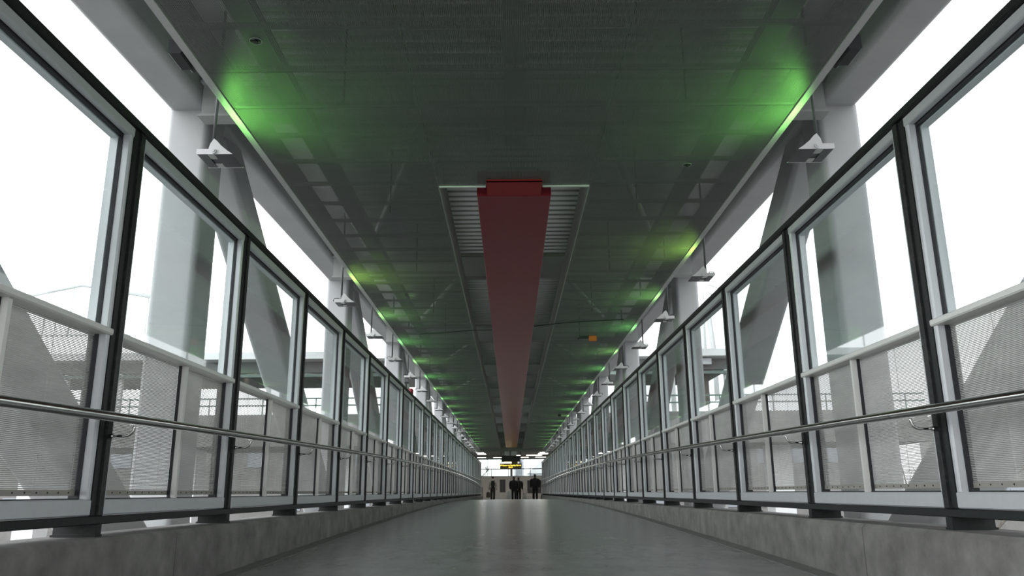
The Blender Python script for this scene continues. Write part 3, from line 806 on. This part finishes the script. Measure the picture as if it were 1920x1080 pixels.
# ------------------------------------------------------------------ outside: ground, station, gantries, trees, houses
GZ = -6.5
b = MB(); b.box(-260, 260, -120, 300, GZ - 0.5, GZ); o = b.build('ground', M['ground']); tag(o, 'pale open ground far below the bridge', kind='structure')
SY = 45.0
def Z(y): return (923 - y) * SY / 1590
def X(x): return (x - 958) * SY / 1540 - 0.055
def platform(s, x0, x1, xc0, xc1, label, label2):
    """raised platform with railing; canopy between xc0 and xc1"""
    r = empty('station_platform', (0, SY, 0)); tag(r, label, 'platform')
    b = MB(); b.box(x0, x1, 0, 7, Z(832), Z(770)); b.build('slab', M['slab'], r)
    n = 0; x = x0 + 1.2
    while x < x1:
        b = MB(); b.box(x - 0.6, x + 0.6, 2.5, 4.0, GZ, Z(832) - 0.001); b.build('pier', M['station_pale'], r); x += 9.0
    b = MB()
    for z in (Z(738), Z(752)): b.box(x0, x1, 0.05, 0.11, z - 0.04, z + 0.04)
    x = x0 + 0.2
    while x < x1: b.box(x - 0.03, x + 0.03, 0.05, 0.11, Z(770), Z(738)); x += 1.5
    b.build('railing', M['station_green'], r)
    c = empty('station_canopy', (0, SY, 0)); tag(c, label2, 'canopy')
    b = MB(); b.box(xc0, xc1, -0.6, 8, Z(662), Z(648)); b.build('fascia', M['station_pale'], c)
    b = MB(); b.box(xc0, xc1, 0.5, 7.5, Z(684), Z(662) - 0.002); b.build('soffit', M['station_dark'], c)
    b = MB(); b.box(xc0, xc1, 0.2, 0.5, Z(694), Z(688)); b.build('header', M['station_green'], c)
    x = xc0 + 0.6
    while x < xc1:
        b = MB(); b.box(x - 0.12, x + 0.12, 0.51, 0.75, Z(770) + 0.001, Z(684) - 0.001); b.build('canopy_post', M['station_pale'], c)
        if int(x * 10) % 2 == 0 or True:
            q = MB(); q.box(x + 0.9, x + 1.5, 1.2, 1.6, Z(684) - 0.10, Z(684) - 0.001); q.build('lamp', M['lamp_white'], c)
        x += 3.1
    return r, c
platform(-1, X(-40), -5.6, X(-40), -5.6, 'raised railway platform with green railing beyond the red box wall', 'long pale edged platform roof beyond the red box wall')
r, c = platform(1, 5.6, X(1760), 5.6, X(1392), 'raised railway platform with green railing beyond the orange box wall', 'short pale edged platform roof beyond the orange box wall')
b = MB(); b.box(X(1331), X(1352), -0.02, 0.3, Z(676), Z(664)); o = b.build('roof_sign', M['house'], c)
b = MB(); b.box(X(1331), X(1352), 1.0, 2.0, Z(770) + 0.001, Z(685)); b.build('brown_pier', M['station_brown'], c)
# overhead line gantries
def gantry(x0, x1, xa, ztop, zmid, label, y):
    r = empty('line_gantry', (0, y, 0)); tag(r, label, 'gantry')
    b = MB()
    b.tube([(x0, 0, zmid), (xa, 0, ztop), (x1, 0, zmid)], 0.16, 8)
    b.tube([(x0, 0, zmid - 2.6), (x1, 0, zmid - 2.6)], 0.07, 6)
    n = 6
    for i in range(n):
        xx = x0 + (x1 - x0) * (i + 0.5) / n
        zt = zmid + (ztop - zmid) * (1 - abs(xx - xa) / max(abs(x1 - xa), abs(x0 - xa)))
        b.tube([(xx, 0, zmid - 2.6), (xx, 0, zt)], 0.06, 6)
    b.build('cross_truss', M['station_pale'], r)
    for x in (x0, x1):
        b = MB(); b.tube([(x, 0, GZ), (x, 0, zmid)], 0.17, 10); b.build('mast', M['station_pale'], r)
pm = 54 / 1540
pz = 54 / 1590
gantry((-40 - 958) * pm, (262 - 958) * pm, (103 - 958) * pm, (923 - 500) * pz, (923 - 530) * pz, 'pale arched line gantry beyond the red box wall', 54)
r = empty('line_mast', (0, 54, 0)); tag(r, 'pair of leaning pale line masts above the orange box side platform', 'mast')
for xa, xb in ((1338, 1339), (1357, 1347)):
    b = MB(); b.tube([((xa - 958) * pm, 0, GZ), ((xa - 958) * pm, 0, (923 - 650) * pz), ((xb - 958) * pm, 0, (923 - 520) * pz)], 0.17, 8); b.build('mast_leg', M['station_pale'], r)
b = MB(); b.tube([((1338 - 958) * pm, 0, (923 - 522) * pz), ((1356 - 958) * pm, 0, (923 - 508) * pz), ((1385 - 958) * pm, 0, (923 - 520) * pz), ((1398 - 958) * pm, 0, (923 - 560) * pz)], 0.14, 8)
b.tube([((1340 - 958) * pm, 0, (923 - 516) * pz), ((1362 - 958) * pm, 0, (923 - 532) * pz)], 0.07, 6); b.build('mast_arm', M['station_pale'], r)

def bare_tree(loc, h, label, seed):
    rnd = random.Random(seed)
    r = empty('bare_tree', loc); tag(r, label, 'tree')
    tr = MB(); tr.tube([(0, 0, 0), (0.1, 0, h * 0.3), (0, 0.1, h * 0.55)], [h * 0.022, h * 0.017, h * 0.012], 8); tr.build('trunk', M['bark'], r)
    br = MB()
    def grow(p, d, ln, rr, lv):
        q = p + d * ln
        br.tube([p, p + d * ln * 0.5 + Vector((rnd.uniform(-.04, .04), rnd.uniform(-.04, .04), 0.02)) * ln, q], [rr, rr * 0.8, rr * 0.6], 5, caps=False)
        if lv == 0: return
        for i in range(3):
            nd = (d + Vector((rnd.uniform(-.7, .7), rnd.uniform(-.7, .7), rnd.uniform(-.1, .5)))).normalized()
            grow(q, nd, ln * rnd.uniform(.6, .8), rr * 0.6, lv - 1)
    for i in range(6):
        w = i * 2.4
        z = h * (0.3 + 0.04 * i)
        grow(Vector((0.05, 0.05, z)), Vector((math.cos(w) * .7, math.sin(w) * .7, .75)).normalized(), h * 0.17, h * 0.008, 3)
    br.build('branches', M['bark'], r)
bare_tree((21.5, 42, GZ), 10.5, 'bare tree below the railway platform on the orange box side', 3)
bare_tree((27.0, 48, GZ), 10.0, 'bare tree farther along the platform on the orange box side', 5)
bare_tree((-5.2, 96, GZ), 11.5, 'bare pale tree seen through the hall glazing by the knit hat person', 8)
def shrub(loc, rx, h, label, seed):
    rnd = random.Random(seed)
    r = empty('evergreen_shrub', loc); tag(r, label, 'shrub')
    t = MB(); t.tube([(0, 0, 0), (0, 0, h * 0.5)], 0.08, 6); t.build('stem', M['bark'], r)
    f = MB()
    for i in range(900):
        while True:
            p = Vector((rnd.uniform(-1, 1), rnd.uniform(-1, 1), rnd.uniform(-1, 1)))
            if 0.25 < p.length < 1: break
        c = Vector((p.x * rx, p.y * rx, h * 0.55 + p.z * h * 0.45)); a = rnd.uniform(0, 6.28); q = 0.28
        u = Vector((math.cos(a), math.sin(a), rnd.uniform(-.6, .6))) * q; v = Vector((-math.sin(a), math.cos(a), rnd.uniform(-.6, .6))) * q * .6
        f.add([tuple(c - u), tuple(c + v), tuple(c + u), tuple(c - v)], [(0, 1, 2, 3)])
    f.build('foliage', M['leaf'], r)
shrub((-14.5, 34, GZ), 2.6, 5.6, 'dark evergreen shrub below the bridge on the red box side', 2)
shrub((-17.5, 41, GZ), 2.4, 5.7, 'dark evergreen shrub beneath the platform on the red box side', 4)
def block(x0, x1, y0, d, ztop, label, mat, cols):
    r = empty('low_building', ((x0 + x1) / 2, y0, GZ)); tag(r, label, 'building')
    w = x1 - x0; h = ztop - GZ
    b = MB(); b.box(-w / 2, w / 2, 0, d, 0, h); b.build('wall', mat, r)
    b = MB(); b.box(-w / 2 - 0.3, w / 2 + 0.3, -0.3, d + 0.3, h + 0.001, h + 0.35); b.build('roof_edge', M['slab'], r)
    for j, zz in enumerate((h * 0.42, h * 0.72)):
        for i in range(cols):
            x = -w / 2 + w * (i + 0.5) / cols
            b = MB(); b.box(x - w / cols * 0.3, x + w / cols * 0.3, -0.08, -0.001, zz - 0.7, zz + 0.7); b.build('window', M['pane_dark'], r)
block(-62, -9.5, 78, 14, 7.0, 'long low grey building behind the platform on the red box side', M['grey_wall'], 16)
block(9.5, 36.5, 78, 14, 7.0, 'long low grey building behind the platform on the orange box side', M['grey_wall'], 8)
block(46.5, 62, 78, 14, 7.4, 'short grey building beyond the gap behind the orange box side platform', M['grey_wall'], 5)
# houses beyond the far hall
def house(loc, w, d, h, label, cols, rows, gable):
    r = empty('house', loc); tag(r, label, 'house')
    b = MB(); b.box(-w / 2, w / 2, 0, d, 0, h); b.build('wall', M['house'], r)
    for i in range(cols):
        for j in range(rows):
            x = -w / 2 + w * (i + 0.5) / cols; z = h * (0.55 + 0.42 * (j + 0.5) / rows)
            b = MB(); b.box(x - w / cols * 0.32, x + w / cols * 0.32, -0.06, -0.001, z - h * 0.16 / rows, z + h * 0.16 / rows); b.build('window', M['pane_dark'], r)
    if gable:
        b = MB(); b.prism([(-w / 2 - 0.3, h + 0.001), (w / 2 + 0.3, h + 0.001), (w * 0.15, h + gable)], -0.4, d + 0.4); b.build('roof', M['station_pale'], r)
house((0.95, 100, GZ), 1.3, 6, 10.8, 'narrow pale building with a window grid seen through the hall glazing', 1, 4, 0)
house((4.2, 108, GZ), 3.6, 8, 8.9, 'pale gabled house seen through the hall glazing', 4, 3, 2.2)
